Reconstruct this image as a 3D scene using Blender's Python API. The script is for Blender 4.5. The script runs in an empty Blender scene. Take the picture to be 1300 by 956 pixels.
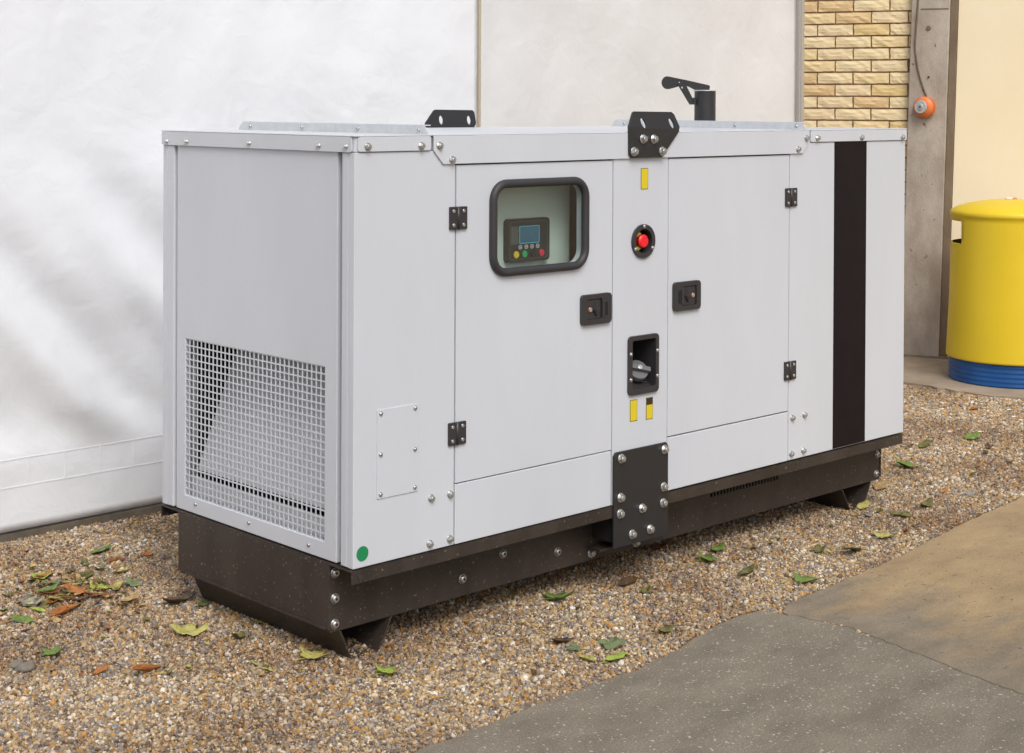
import bpy, bmesh, math, random
import numpy as np
from mathutils import Vector, Matrix, Euler
from mathutils.geometry import tessellate_polygon

# ------------------------------------------------------------------ camera
S = 0.88                 # metres per layout unit (from the 225 mm brick gauge)
ZG = -0.318              # ground level in layout units (canopy bottom = 0)
FPX, YAW, PITCH, ROLL, PPY = 2016.49, 0.8120, -0.00704, 0.0047, 146.22
CAM = Vector((-2.9168, -3.7582, 1.3969))
def cam_axes():
    f = Vector((math.cos(YAW)*math.cos(PITCH), math.sin(YAW)*math.cos(PITCH), math.sin(PITCH)))
    r = Vector((math.sin(YAW), -math.cos(YAW), 0)); u = r.cross(f)
    c, s = math.cos(ROLL), math.sin(ROLL)
    return r*c+u*s, u*c-r*s, f
RX, UX, WX = cam_axes()
def W(p): return Vector((p[0]*S, p[1]*S, (p[2]-ZG)*S))
sc = bpy.context.scene
col = sc.collection
cd = bpy.data.cameras.new('camera'); cam = bpy.data.objects.new('camera', cd); col.objects.link(cam)
cd.sensor_fit = 'HORIZONTAL'; cd.sensor_width = 36; cd.lens = 36*FPX/1300
cd.shift_y = -(478-PPY)/1300; cd.clip_start = .05; cd.clip_end = 500
cam.matrix_world = Matrix.Translation(W(CAM)) @ Matrix((RX, UX, -WX)).transposed().to_4x4()
sc.camera = cam
# ------------------------------------------------------------------ light
SUN_AZ, SUN_EL = math.radians(243), math.radians(50)     # direction towards the sun
w = bpy.data.worlds.new('World'); sc.world = w; w.use_nodes = True
nt = w.node_tree; nt.nodes.clear()
sky = nt.nodes.new('ShaderNodeTexSky'); sky.sky_type = 'NISHITA'; sky.sun_disc = False
sky.sun_elevation = SUN_EL; sky.sun_rotation = math.pi/2-SUN_AZ; sky.dust_density = 5; sky.air_density = 1; sky.ozone_density = 1
hs = nt.nodes.new('ShaderNodeHueSaturation'); hs.inputs['Saturation'].default_value = .52
bg = nt.nodes.new('ShaderNodeBackground'); bg.inputs[1].default_value = .12
wo = nt.nodes.new('ShaderNodeOutputWorld')
nt.links.new(sky.outputs[0], hs.inputs['Color']); nt.links.new(hs.outputs[0], bg.inputs[0]); nt.links.new(bg.outputs[0], wo.inputs[0])
sl = bpy.data.lights.new('sun', 'SUN'); sl.energy = 1.25; sl.angle = math.radians(30); sl.color = (1, .975, .94)
so = bpy.data.objects.new('sun', sl); col.objects.link(so); so.location = (0, -4, 8)
sd = Vector((math.cos(SUN_AZ)*math.cos(SUN_EL), math.sin(SUN_AZ)*math.cos(SUN_EL), math.sin(SUN_EL)))
so.rotation_euler = sd.to_track_quat('Z', 'Y').to_euler()
vs = sc.view_settings; vs.view_transform = 'Standard'; vs.look = 'None'; vs.gamma = 1; vs.use_curve_mapping = False
vs.exposure = 0.3
# ------------------------------------------------------------------ helpers
def ray(x, y): return WX + RX*((x-650)/FPX) - UX*((y-PPY)/FPX)
def pix(x, y, n, p0):                       # pixel onto a plane (layout units)
    n = Vector(n); v = ray(x, y); t = (Vector(p0)-CAM).dot(n)/v.dot(n); return CAM+v*t
def gpix(x, y, z=ZG): return pix(x, y, (0, 0, 1), (0, 0, z))
WO = {}
def tag(o, label=None, cat=None, group=None, kind=None):
    for k, v in (('label', label), ('category', cat), ('group', group), ('kind', kind)):
        if v: o[k] = v
    return o
def link(o, parent, worig):
    col.objects.link(o); WO[o.name] = worig
    if parent is not None:
        o.parent = parent; o.location = worig-WO[parent.name]
    else: o.location = worig
    return o
def empty(name, p, label, cat, group=None):
    o = bpy.data.objects.new(name, None); o.empty_display_size = .1
    return tag(link(o, None, W(p)), label, cat, group)
class MB:
    def __init__(s): s.v = []; s.f = []; s.m = []; s.sm = []
    def add(s, vs_, fs, m=0, smooth=False):
        b = len(s.v); s.v += [tuple(v) for v in vs_]
        for f in fs: s.f.append([b+i for i in f]); s.m.append(m); s.sm.append(smooth)
        return s
    def box(s, x0, x1, y0, y1, z0, z1, m=0):
        vv = [(x, y, z) for z in (z0, z1) for y in (y0, y1) for x in (x0, x1)]
        return s.add(vv, [(0,2,3,1),(4,5,7,6),(0,1,5,4),(2,6,7,3),(0,4,6,2),(1,3,7,5)], m)
    def xbox(s, fn, a0, a1, b0, b1, c0, c1, m=0):
        vv = [fn(x, y, z) for z in (c0, c1) for y in (b0, b1) for x in (a0, a1)]
        return s.add(vv, [(0,2,3,1),(4,5,7,6),(0,1,5,4),(2,6,7,3),(0,4,6,2),(1,3,7,5)], m)
    def plate(s, fn, outer, holes, w0, w1, m=0, smooth=False):
        loops = [outer]+list(holes); flat = [q for l in loops for q in l]; n = len(flat)
        tri = tessellate_polygon([[Vector((a, b, 0)) for a, b in l] for l in loops])
        vv = [fn(a, b, w0) for a, b in flat]+[fn(a, b, w1) for a, b in flat]
        fs = [tuple(t) for t in tri]+[tuple(n+i for i in reversed(t)) for t in tri]
        k = 0; side = []
        for l in loops:
            for i in range(len(l)):
                a, b = k+i, k+(i+1) % len(l); side.append((a, b, n+b, n+a))
            k += len(l)
        s.add(vv, fs+side, m); return s
    def cyl(s, c, ax, r0, r1, h, n=16, m=0, smooth=True, caps=True):
        c = Vector(c); ax = Vector(ax).normalized(); t = Vector((0,0,1)) if abs(ax.z) < .9 else Vector((1,0,0))
        a = ax.cross(t).normalized(); b = ax.cross(a)
        r_ = [(a*math.cos(2*math.pi*i/n)+b*math.sin(2*math.pi*i/n)) for i in range(n)]
        bs = len(s.v)
        s.add([c+q*r0 for q in r_]+[c+ax*h+q*r1 for q in r_], [(i, (i+1) % n, n+(i+1) % n, n+i) for i in range(n)], m, smooth)
        if caps: s.add([c+q*r0 for q in r_], [tuple(range(n))], m); s.add([c+ax*h+q*r1 for q in r_], [tuple(range(n))], m)
        return s
    def tube(s, pts, r, n=8, m=0, closed=False):
        pts = [Vector(q) for q in pts]; N = len(pts); rings = []
        for i, q in enumerate(pts):
            t = (pts[(i+1) % N]-pts[i-1]) if closed else (pts[min(i+1, N-1)]-pts[max(i-1, 0)])
            t.normalize(); up = Vector((0,1,0)) if abs(t.y) < .9 else Vector((0,0,1))
            a = t.cross(up).normalized(); b = t.cross(a)
            rr = r[i] if isinstance(r, (list, tuple)) else r
            rings.append([q+a*rr*math.cos(2*math.pi*k/n)+b*rr*math.sin(2*math.pi*k/n) for k in range(n)])
        fs = []
        for i in range(N if closed else N-1):
            j = (i+1) % N
            fs += [(i*n+k, i*n+(k+1) % n, j*n+(k+1) % n, j*n+k) for k in range(n)]
        if not closed: fs += [tuple(range(n)), tuple((N-1)*n+k for k in range(n))]
        return s.add([v for r_ in rings for v in r_], fs, m, True)
    def lathe(s, c, prof, n=40, m=0, skip=None):
        c = Vector(c); vv = []; P = len(prof)
        for i in range(n):
            a = 2*math.pi*i/n
            vv += [c+Vector((r*math.cos(a), r*math.sin(a), z)) for r, z in prof]
        fs = [(i*P+k, ((i+1) % n)*P+k, ((i+1) % n)*P+k+1, i*P+k+1) for i in range(n) for k in range(P-1) if not (skip and skip(i, k))]
        return s.add(vv, fs, m, True)
    def build(s, name, mats, parent=None, bev=0, orig=None, world=True):
        worig = W(orig) if orig is not None else (WO[parent.name] if parent is not None else Vector((0,0,0)))
        me = bpy.data.meshes.new(name)
        me.from_pydata([(W(v)-worig) if world else Vector(v)*S for v in s.v], [], s.f)
        for mt in (mats if isinstance(mats, (list, tuple)) else [mats]): me.materials.append(mt)
        me.polygons.foreach_set('material_index', s.m); me.polygons.foreach_set('use_smooth', s.sm)
        bm = bmesh.new(); bm.from_mesh(me); bmesh.ops.remove_doubles(bm, verts=bm.verts, dist=1e-6)
        bmesh.ops.recalc_face_normals(bm, faces=bm.faces); bm.to_mesh(me); bm.free()
        o = bpy.data.objects.new(name, me)
        if bev:
            b = o.modifiers.new('bevel', 'BEVEL'); b.width = bev*S; b.segments = 2; b.limit_method = 'ANGLE'; b.angle_limit = math.radians(40)
        if not world: return o
        return link(o, parent, worig)
def put(me, name, parent, p, rot=None):
    o = bpy.data.objects.new(name, me)
    if rot: o.rotation_euler = rot
    return link(o, parent, W(p))
XZ = lambda u, v, w_: (u, w_, v)
YZ = lambda u, v, w_: (w_, u, v)
def rect(a0, a1, b0, b1): return [(a0, b0), (a1, b0), (a1, b1), (a0, b1)]
def rrect(a0, a1, b0, b1, r, n=6):
    o = []
    for cx, cy, t in ((a1-r, b1-r, 0), (a0+r, b1-r, 90), (a0+r, b0+r, 180), (a1-r, b0+r, 270)):
        for i in range(n+1):
            a = math.radians(t+90*i/n); o.append((cx+r*math.cos(a), cy+r*math.sin(a)))
    return o
def circ(cx, cy, rx, ry=None, n=24, rot=0):
    ry = ry or rx; c, s_ = math.cos(rot), math.sin(rot); o = []
    for i in range(n):
        a = 2*math.pi*i/n; x, y = rx*math.cos(a), ry*math.sin(a); o.append((cx+x*c-y*s_, cy+x*s_+y*c))
    return o
# ------------------------------------------------------------------ materials
def mat(name, colr, rough=.5, metal=0, var=0, vscale=6, var2=None, bump=0, bscale=60, spec=.5, coat=0, speck=None, stretch=None):
    m = bpy.data.materials.new(name); m.use_nodes = True; n = m.node_tree; L = n.links
    b = n.nodes['Principled BSDF']; b.inputs['Base Color'].default_value = (*colr, 1); b.inputs['Roughness'].default_value = rough
    b.inputs['Metallic'].default_value = metal; b.inputs['Specular IOR Level'].default_value = spec; b.inputs['Coat Weight'].default_value = coat
    tc = n.nodes.new('ShaderNodeTexCoord'); vec = tc.outputs['Object']
    if stretch:
        mp = n.nodes.new('ShaderNodeMapping'); mp.inputs['Scale'].default_value = stretch; L.new(vec, mp.inputs[0]); vec = mp.outputs[0]
    c_out = None
    if var or var2:
        t = n.nodes.new('ShaderNodeTexNoise'); t.inputs['Scale'].default_value = vscale; t.inputs['Detail'].default_value = 6; t.inputs['Roughness'].default_value = .62
        L.new(vec, t.inputs['Vector']); r = n.nodes.new('ShaderNodeValToRGB'); L.new(t.outputs[0], r.inputs[0])
        lo = var2 if var2 else tuple(max(0, c*(1-var)) for c in colr)
        r.color_ramp.elements[0].position = .34; r.color_ramp.elements[1].position = .66
        r.color_ramp.elements[0].color = (*lo, 1); r.color_ramp.elements[1].color = (*colr, 1)
        c_out = r.outputs[0]
        rr = n.nodes.new('ShaderNodeMapRange'); rr.inputs['To Min'].default_value = min(1, rough+.12); rr.inputs['To Max'].default_value = max(.05, rough-.08)
        L.new(t.outputs[0], rr.inputs[0]); L.new(rr.outputs[0], b.inputs['Roughness'])
    if speck:                                   # (colour, scale, threshold)
        t2 = n.nodes.new('ShaderNodeTexNoise'); t2.inputs['Scale'].default_value = speck[1]; t2.inputs['Detail'].default_value = 3
        L.new(tc.outputs['Object'], t2.inputs['Vector']); r2 = n.nodes.new('ShaderNodeValToRGB'); L.new(t2.outputs[0], r2.inputs[0])
        r2.color_ramp.elements[0].position = speck[2]; r2.color_ramp.elements[1].position = speck[2]+.06
        mx = n.nodes.new('ShaderNodeMixRGB'); L.new(r2.outputs[0], mx.inputs[0]); mx.inputs[2].default_value = (*speck[0], 1)
        if c_out: L.new(c_out, mx.inputs[1])
        else: mx.inputs[1].default_value = (*colr, 1)
        c_out = mx.outputs[0]
    if c_out: L.new(c_out, b.inputs['Base Color'])
    if bump:
        t3 = n.nodes.new('ShaderNodeTexNoise'); t3.inputs['Scale'].default_value = bscale; t3.inputs['Detail'].default_value = 5
        L.new(vec, t3.inputs['Vector']); bp = n.nodes.new('ShaderNodeBump'); bp.inputs['Strength'].default_value = bump; bp.inputs['Distance'].default_value = .01
        L.new(t3.outputs[0], bp.inputs['Height']); L.new(bp.outputs[0], b.inputs['Normal'])
    return m
PAINT = mat('grey_paint', (.575, .604, .655), .36, var=.07, vscale=2.2, bump=.05, bscale=1.6, speck=((.44, .43, .41), 150, .715), stretch=(1, 1, .35))
PAINT_IN = mat('grey_paint_inner', (.54, .56, .59), .5)
SKID = mat('skid_coat', (.024, .0175, .0145), .46, var2=(.046, .035, .028), vscale=9, bump=.08, bscale=400, speck=((.20, .17, .13), 120, .66), stretch=(1, 1, .45))
BLACK = mat('black_coat', (.020, .019, .020), .45, bump=.12, bscale=700, speck=((.09, .085, .085), 420, .70))
DECAL = mat('black_decal', (.008, .0065, .0085), .38, spec=.10, var2=(.013, .009, .011), vscale=30, speck=((.04, .03, .035), 300, .68))
PLAST = mat('black_plastic', (.032, .030, .033), .40, bump=.05, bscale=600)
RUBBER = mat('rubber', (.030, .029, .032), .55, bump=.04, bscale=300)
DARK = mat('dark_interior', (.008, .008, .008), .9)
FOAM = mat('foam', (.02, .02, .02), .95)
ZINC = mat('zinc', (.66, .67, .66), .3, metal=.85, var=.25, vscale=120)
GALV = mat('galvanised', (.60, .63, .65), .38, metal=.25, var=.12, vscale=40)
BRASS = mat('key_brass', (.75, .5, .38), .3, metal=.7)
YEL = mat('sticker_yellow', (.66, .52, .02), .4)
STB = mat('sticker_border', (.10, .09, .03), .5)
STK = mat('sticker_black', (.045, .025, .008), .4)
GREEN = mat('sticker_green', (.010, .22, .075), .4)
RED = mat('button_red', (.80, .015, .025), .35)
PANEL = mat('control_sheet', (.66, .72, .69), .45)
LCD = mat('display', (.06, .17, .26), .15, var2=(.045, .13, .21), vscale=30)
LCDF = mat('display_frame', (.10, .48, .68), .35)
LBL = mat('label_grey', (.10, .10, .105), .5)
BTY = mat('button_yellow', (.80, .55, .03), .4); BTG = mat('button_green', (.03, .38, .13), .4); BTR = mat('button_crimson', (.72, .03, .07), .4); BTK = mat('button_black', (.015, .015, .016), .4)
WHT = mat('white_print', (.7, .7, .7), .5)
CAPM = mat('filler_cap', (.12, .12, .13), .45, bump=.05, bscale=200)
def glass():
    m = bpy.data.materials.new('window_glass'); m.use_nodes = True; n = m.node_tree; n.nodes.clear(); L = n.links
    o = n.nodes.new('ShaderNodeOutputMaterial'); t = n.nodes.new('ShaderNodeBsdfTransparent'); g = n.nodes.new('ShaderNodeBsdfGlossy')
    t.inputs[0].default_value = (.93, .97, .95, 1); g.inputs['Roughness'].default_value = .03
    lw = n.nodes.new('ShaderNodeLayerWeight'); lw.inputs[0].default_value = .5; f = n.nodes.new('ShaderNodeMath'); f.operation = 'POWER'; f.inputs[1].default_value = 4; L.new(lw.outputs['Facing'], f.inputs[0])
    f2 = n.nodes.new('ShaderNodeMath'); f2.operation = 'MULTIPLY_ADD'; f2.inputs[1].default_value = .5; f2.inputs[2].default_value = .075; L.new(f.outputs[0], f2.inputs[0]); f = f2; mx = n.nodes.new('ShaderNodeMixShader')
    L.new(f.outputs[0], mx.inputs[0]); L.new(t.outputs[0], mx.inputs[1]); L.new(g.outputs[0], mx.inputs[2]); L.new(mx.outputs[0], o.inputs[0]); return m
GLASS = glass()
# ------------------------------------------------------------------ ground, slabs, pavement
rnd = random.Random(7)
def gravel_sheet():
    m = bpy.data.materials.new('gravel_bed'); m.use_nodes = True; n = m.node_tree; L = n.links; b = n.nodes['Principled BSDF']; b.inputs['Roughness'].default_value = .8
    tc = n.nodes.new('ShaderNodeTexCoord'); v = n.nodes.new('ShaderNodeTexVoronoi'); v.inputs['Scale'].default_value = 110; L.new(tc.outputs['Object'], v.inputs['Vector'])
    r = n.nodes.new('ShaderNodeValToRGB'); L.new(v.outputs['Color'], r.inputs[0]); e = r.color_ramp.elements
    e[0].color = (.07, .05, .035, 1); e[1].color = (.42, .32, .2, 1); k = e.new(.4); k.color = (.2, .13, .075, 1); k = e.new(.7); k.color = (.28, .2, .12, 1)
    L.new(r.outputs[0], b.inputs['Base Color'])
    bp = n.nodes.new('ShaderNodeBump'); bp.inputs['Strength'].default_value = .8; bp.inputs['Distance'].default_value = .004; bp.invert = True
    L.new(v.outputs['Distance'], bp.inputs['Height']); L.new(bp.outputs[0], b.inputs['Normal']); return m
GBED = gravel_sheet()
o = MB().add([(-80, -80, ZG), (80, -80, ZG), (80, 80, ZG), (-80, 80, ZG)], [(0, 1, 2, 3)]).build('ground', GBED); tag(o, kind='structure')
def slab_mat(name, tones, blend=None, speck=((.46, .42, .35), 140, .60), grain=1.0):
    m = bpy.data.materials.new(name); m.use_nodes = True; n = m.node_tree; L = n.links; b = n.nodes['Principled BSDF']; b.inputs['Roughness'].default_value = .88
    tc = n.nodes.new('ShaderNodeTexCoord'); P = tc.outputs['Object']
    def noise(sc_, det=5, rgh=.6, strch=None):
        t = n.nodes.new('ShaderNodeTexNoise'); t.inputs['Scale'].default_value = sc_; t.inputs['Detail'].default_value = det; t.inputs['Roughness'].default_value = rgh
        v = P
        if strch: mp = n.nodes.new('ShaderNodeMapping'); mp.inputs['Scale'].default_value = strch; L.new(P, mp.inputs[0]); v = mp.outputs[0]
        L.new(v, t.inputs['Vector']); return t.outputs[0]
    def ramp(src, p0, c0, p1, c1):
        r = n.nodes.new('ShaderNodeValToRGB'); L.new(src, r.inputs[0]); e = r.color_ramp.elements; e[0].position, e[1].position = p0, p1; e[0].color = (*c0, 1); e[1].color = (*c1, 1); return r.outputs[0]
    def mix(f, a_, c_, bt='MIX'):
        x = n.nodes.new('ShaderNodeMixRGB'); x.blend_type = bt
        for i, q in ((0, f), (1, a_), (2, c_)):
            if hasattr(q, 'is_linked'): L.new(q, x.inputs[i])
            else: x.inputs[i].default_value = q if i == 0 else (*q, 1)
        return x.outputs[0]
    c = ramp(noise(4.5, 6, .65, (1, 2, 1)), .32, tones[0], .68, tones[1])
    if blend:                                     # worn grey-brown patch giving way to tan
        sx = n.nodes.new('ShaderNodeSeparateXYZ'); L.new(P, sx.inputs[0]); mr = n.nodes.new('ShaderNodeMapRange'); mr.inputs[1].default_value = blend[0]; mr.inputs[2].default_value = blend[1]; L.new(sx.outputs[0], mr.inputs[0])
        ad = n.nodes.new('ShaderNodeMath'); ad.operation = 'MULTIPLY_ADD'; ad.inputs[1].default_value = 1.1; L.new(noise(2.6, 6, .65, (1, 2.4, 1)), ad.inputs[0]); L.new(mr.outputs[0], ad.inputs[2])
        f = ramp(ad.outputs[0], .72, (0, 0, 0), 1.0, (1, 1, 1)); c2 = ramp(noise(3.2, 6, .65, (1, 2, 1)), .32, tones[2], .68, tones[3]); c = mix(f, c, c2)
    gr = ramp(noise(190, 3, .7), .30, (.55, .54, .52), .70, (1.35, 1.35, 1.33)); c = mix(grain, c, gr, 'MULTIPLY')
    sp = ramp(noise(speck[1], 2, .5), speck[2], (0, 0, 0), speck[2]+.05, (1, 1, 1)); c = mix(sp, c, speck[0])
    L.new(c, b.inputs['Base Color'])
    bp = n.nodes.new('ShaderNodeBump'); bp.inputs['Strength'].default_value = .8; bp.inputs['Distance'].default_value = .004; L.new(noise(210, 4, .7), bp.inputs['Height']); L.new(bp.outputs[0], b.inputs['Normal'])
    return m
CONC_G = slab_mat('grey_concrete', ((.160, .138, .106), (.240, .210, .162)), speck=((.48, .44, .37), 105, .655))
CONC_T = slab_mat('tan_concrete', ((.165, .135, .098), (.255, .212, .155), (.27, .195, .11), (.41, .295, .16)), blend=(1.15, 2.5), speck=((.12, .092, .062), 60, .68), grain=.55)
PAVE = mat('pavement', (.34, .27, .20), .85, var2=(.22, .18, .14), vscale=4, bump=.2, bscale=60)
def jag(pts, amp, step=.03):
    out = []
    for (a, b) in zip(pts[:-1], pts[1:]):
        a, b = Vector(a), Vector(b); L = (b-a).length; k = max(1, int(L/step))
        for i in range(k):
            q = a.lerp(b, i/k); out.append((q.x+rnd.uniform(-amp, amp), q.y+rnd.uniform(-amp, amp)))
    out.append(tuple(pts[-1])); return out
def gp2(*pxs): return [tuple(gpix(x, y)[:2]) for x, y in pxs]
eg = gp2((765, 867), (812, 852), (860, 828), (905, 800), (940, 783), (965, 777), (993, 782))
div = gp2((993, 782), (1040, 790), (1080, 800), (1160, 830), (1250, 867))
et = gp2((993, 780), (1003, 768), (1060, 744), (1130, 715), (1220, 668), (1300, 632))
g_edge = jag([(-3.5, eg[0][1]-.1)]+eg, .006); d_edge = jag(div+[(1.25, -2.2), (1.1, -6)], .008)
slab_g = g_edge+d_edge[1:]+[(-3.5, -6)]
t_edge = jag(et+[(5.2, et[-1][1]+.05), (8.5, et[-1][1]+.1)], .004)
slab_t = [(x+.002, y) for x, y in reversed(d_edge)][:-1]+t_edge+[(8.5, -6)]
XY = lambda u, v, w_: (u, v, w_)
tag(MB().plate(XY, slab_g, [], ZG-.05, ZG+.006).build('concrete_apron', CONC_G), kind='structure')
tag(MB().plate(XY, slab_t, [], ZG-.05, ZG+.0075).build('concrete_path', CONC_T), kind='structure')
pe = gp2((1120, 482), (1147, 488), (1190, 495), (1227, 501), (1262, 506), (1300, 508))
p_edge = jag([(5.65, 4.2)]+pe+[(5.75, .3), (6.1, -.05)], .018, .06)
pave = p_edge+[(10, -.05), (10, 4.2)]
tag(MB().plate(XY, pave, [], ZG-.05, ZG+.016).build('pavement', PAVE), kind='structure')
def inside(poly, X, Y):
    P = np.array(poly); r = np.zeros(len(X), bool); j = len(P)-1
    for i in range(len(P)):
        c = ((P[i,1] > Y) != (P[j,1] > Y)) & (X < (P[j,0]-P[i,0])*(Y-P[i,1])/(P[j,1]-P[i,1]+1e-12)+P[i,0]); r ^= c; j = i
    return r
# ------------------------------------------------------------------ gravel stones
def gravel():
    rng = np.random.default_rng(3); N = 640000
    X = rng.uniform(-1.7, 6.1, N); Y = rng.uniform(-.85, 2.35, N)
    keep = ~(inside(slab_g, X, Y-.012) | inside(slab_t, X, Y-.012) | inside(pave, X+.02, Y))
    keep &= ~((X > 3.4) & (rng.random(N) > .62)); keep &= ~((X > .35) & (X < 2.6) & (Y > .5) & (rng.random(N) > .3)); X, Y = X[keep], Y[keep]; n = len(X)
    size = np.exp(rng.normal(0, .42, n))*np.where(X > 3.4, .0038, .0028); size = np.clip(size, .0016, .0085)
    Z = rng.uniform(-.0015, .0035, n)+.0022*np.sin(X*3.1+1)*np.sin(Y*4.3)
    me = bpy.data.meshes.new('gravel'); me.vertices.add(n)
    co = np.stack([X*S, Y*S, Z+.0015], 1); me.vertices.foreach_set('co', co.astype(np.float32).ravel())
    def attr(nm, ty, arr, key):
        a = me.attributes.new(nm, ty, 'POINT'); a.data.foreach_set(key, arr.ravel())
    attr('rot', 'FLOAT_VECTOR', rng.uniform(0, 6.28, (n, 3)).astype(np.float32), 'vector')
    attr('scl', 'FLOAT_VECTOR', (size[:, None]*rng.uniform(.65, 1.3, (n, 3))).astype(np.float32), 'vector')
    attr('idx', 'INT', rng.integers(0, 4, n).astype(np.int32), 'value')
    m = bpy.data.materials.new('gravel_stone'); m.use_nodes = True; nn = m.node_tree; L = nn.links; b = nn.nodes['Principled BSDF']; b.inputs['Roughness'].default_value = .5
    oi = nn.nodes.new('ShaderNodeObjectInfo'); r = nn.nodes.new('ShaderNodeValToRGB'); L.new(oi.outputs['Random'], r.inputs[0]); r.color_ramp.interpolation = 'CONSTANT'
    cols = [(0, (.50, .35, .17)), (.14, (.30, .24, .18)), (.26, (.62, .47, .28)), (.40, (.22, .185, .165)), (.49, (.46, .27, .09)), (.60, (.42, .36, .29)), (.70, (.72, .60, .43)), (.78, (.15, .095, .06)), (.86, (.52, .27, .06)), (.91, (.82, .76, .66)), (.955, (.25, .25, .26))]
    e = r.color_ramp.elements; e[0].position = 0; e[0].color = (*cols[0][1], 1); e.remove(e[1])
    for p_, c in cols[1:]: k = e.new(p_); k.color = (*c, 1)
    tcn = nn.nodes.new('ShaderNodeTexCoord'); t = nn.nodes.new('ShaderNodeTexNoise'); t.inputs['Scale'].default_value = 2.5; L.new(tcn.outputs['Object'], t.inputs['Vector'])
    mx = nn.nodes.new('ShaderNodeMixRGB'); mx.blend_type = 'MULTIPLY'; mx.inputs[0].default_value = .35; L.new(r.outputs[0], mx.inputs[1]); L.new(t.outputs[0], mx.inputs[2]); ge = nn.nodes.new('ShaderNodeNewGeometry'); t4 = nn.nodes.new('ShaderNodeTexNoise'); t4.inputs['Scale'].default_value = 1.9; t4.inputs['Detail'].default_value = 5; L.new(ge.outputs['Position'], t4.inputs['Vector'])
    r4 = nn.nodes.new('ShaderNodeValToRGB'); L.new(t4.outputs[0], r4.inputs[0]); r4.color_ramp.elements[0].position = .36; r4.color_ramp.elements[1].position = .60; r4.color_ramp.elements[0].color = (.62, .55, .51, 1); r4.color_ramp.elements[1].color = (.95, .95, .95, 1)
    m4 = nn.nodes.new('ShaderNodeMixRGB'); m4.blend_type = 'MULTIPLY'; m4.inputs[0].default_value = 1; L.new(mx.outputs[0], m4.inputs[1]); L.new(r4.outputs[0], m4.inputs[2]); L.new(m4.outputs[0], b.inputs['Base Color'])
    g = bpy.data.node_groups.new('gravel_scatter', 'GeometryNodeTree')
    g.interface.new_socket('Geometry', in_out='INPUT', socket_type='NodeSocketGeometry'); g.interface.new_socket('Geometry', in_out='OUTPUT', socket_type='NodeSocketGeometry')
    N_ = g.nodes; K = g.links; gi = N_.new('NodeGroupInput'); go = N_.new('NodeGroupOutput')
    gti = N_.new('GeometryNodeGeometryToInstance')
    for k in range(4):
        ic = N_.new('GeometryNodeMeshIcoSphere'); ic.inputs['Radius'].default_value = 1; ic.inputs['Subdivisions'].default_value = 2
        no = N_.new('ShaderNodeTexNoise'); no.noise_dimensions = '4D'; no.inputs['W'].default_value = k*7.3; no.inputs['Scale'].default_value = 1.1
        sb = N_.new('ShaderNodeVectorMath'); sb.operation = 'SUBTRACT'; sb.inputs[1].default_value = (.5, .5, .5); K.new(no.outputs['Color'], sb.inputs[0])
        sm = N_.new('ShaderNodeVectorMath'); sm.operation = 'SCALE'; sm.inputs['Scale'].default_value = 1.3; K.new(sb.outputs[0], sm.inputs[0])
        sp = N_.new('GeometryNodeSetPosition'); K.new(ic.outputs['Mesh'], sp.inputs['Geometry']); K.new(sm.outputs[0], sp.inputs['Offset'])
        st = N_.new('GeometryNodeSetMaterial'); st.inputs['Material'].default_value = m; K.new(sp.outputs[0], st.inputs['Geometry']); K.new(st.outputs[0], gti.inputs[0])
    def named(nm, ty):
        a = N_.new('GeometryNodeInputNamedAttribute'); a.data_type = ty; a.inputs['Name'].default_value = nm; return a.outputs['Attribute']
    ip = N_.new('GeometryNodeInstanceOnPoints'); ip.inputs['Pick Instance'].default_value = True
    K.new(gi.outputs[0], ip.inputs['Points']); K.new(gti.outputs[0], ip.inputs['Instance']); K.new(named('idx', 'INT'), ip.inputs['Instance Index'])
    er = N_.new('FunctionNodeEulerToRotation'); K.new(named('rot', 'FLOAT_VECTOR'), er.inputs[0]); K.new(er.outputs[0], ip.inputs['Rotation']); K.new(named('scl', 'FLOAT_VECTOR'), ip.inputs['Scale'])
    K.new(ip.outputs[0], go.inputs[0])
    me.materials.append(m); o = bpy.data.objects.new('gravel', me); col.objects.link(o); o.modifiers.new('scatter', 'NODES').node_group = g
    tag(o, 'loose tan and grey pea gravel spread around the generator', 'gravel', kind='stuff')
gravel()
# ------------------------------------------------------------------ brick wall, column, rendered wall
A = math.radians(111.5); DL = Vector((math.cos(A), math.sin(A), 0)); NW = Vector((-math.sin(A), math.cos(A), 0))   # along wall (leftwards), towards camera
P0 = gpix(1150, 454)
def wl(s_, t, z): return tuple(P0+DL*s_+NW*t+Vector((0, 0, z-ZG-(P0.z-ZG))))
def wpix(x, y):
    q = pix(x, y, NW, P0+NW*-.03); d = q-P0; return d.dot(DL), q.z
BRK = []
for k in range(5):
    BRK.append(mat('brick_face', [(.85, .67, .37), (.88, .72, .44), (.80, .60, .29), (.86, .69, .43), (.78, .56, .30)][k], .8, var=.16, vscale=14, bump=.5, bscale=26, speck=((.30, .18, .08), 60, .74), stretch=(.6, 1, 2.6)))
MORT = mat('mortar', (.30, .205, .11), .95, var=.3, vscale=30, bump=.4, bscale=120)
s0, z0 = wpix(1083.3, 15.1); _, z9 = wpix(1083.3, 152.9); PZ = (z0-z9)/9
sa, _ = wpix(1037.9, 8); PS = (sa-s0)
WALL_TOP = 3.3
bw = tag(MB().xbox(wl, 0, 3.4, -.25, -.042, ZG-.02, WALL_TOP).build('brick_wall', MORT, orig=wl(1, 0, ZG)), 'yellow rough-faced brick wall with dark joints between white tarpaulin and concrete column', 'brick wall')
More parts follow.
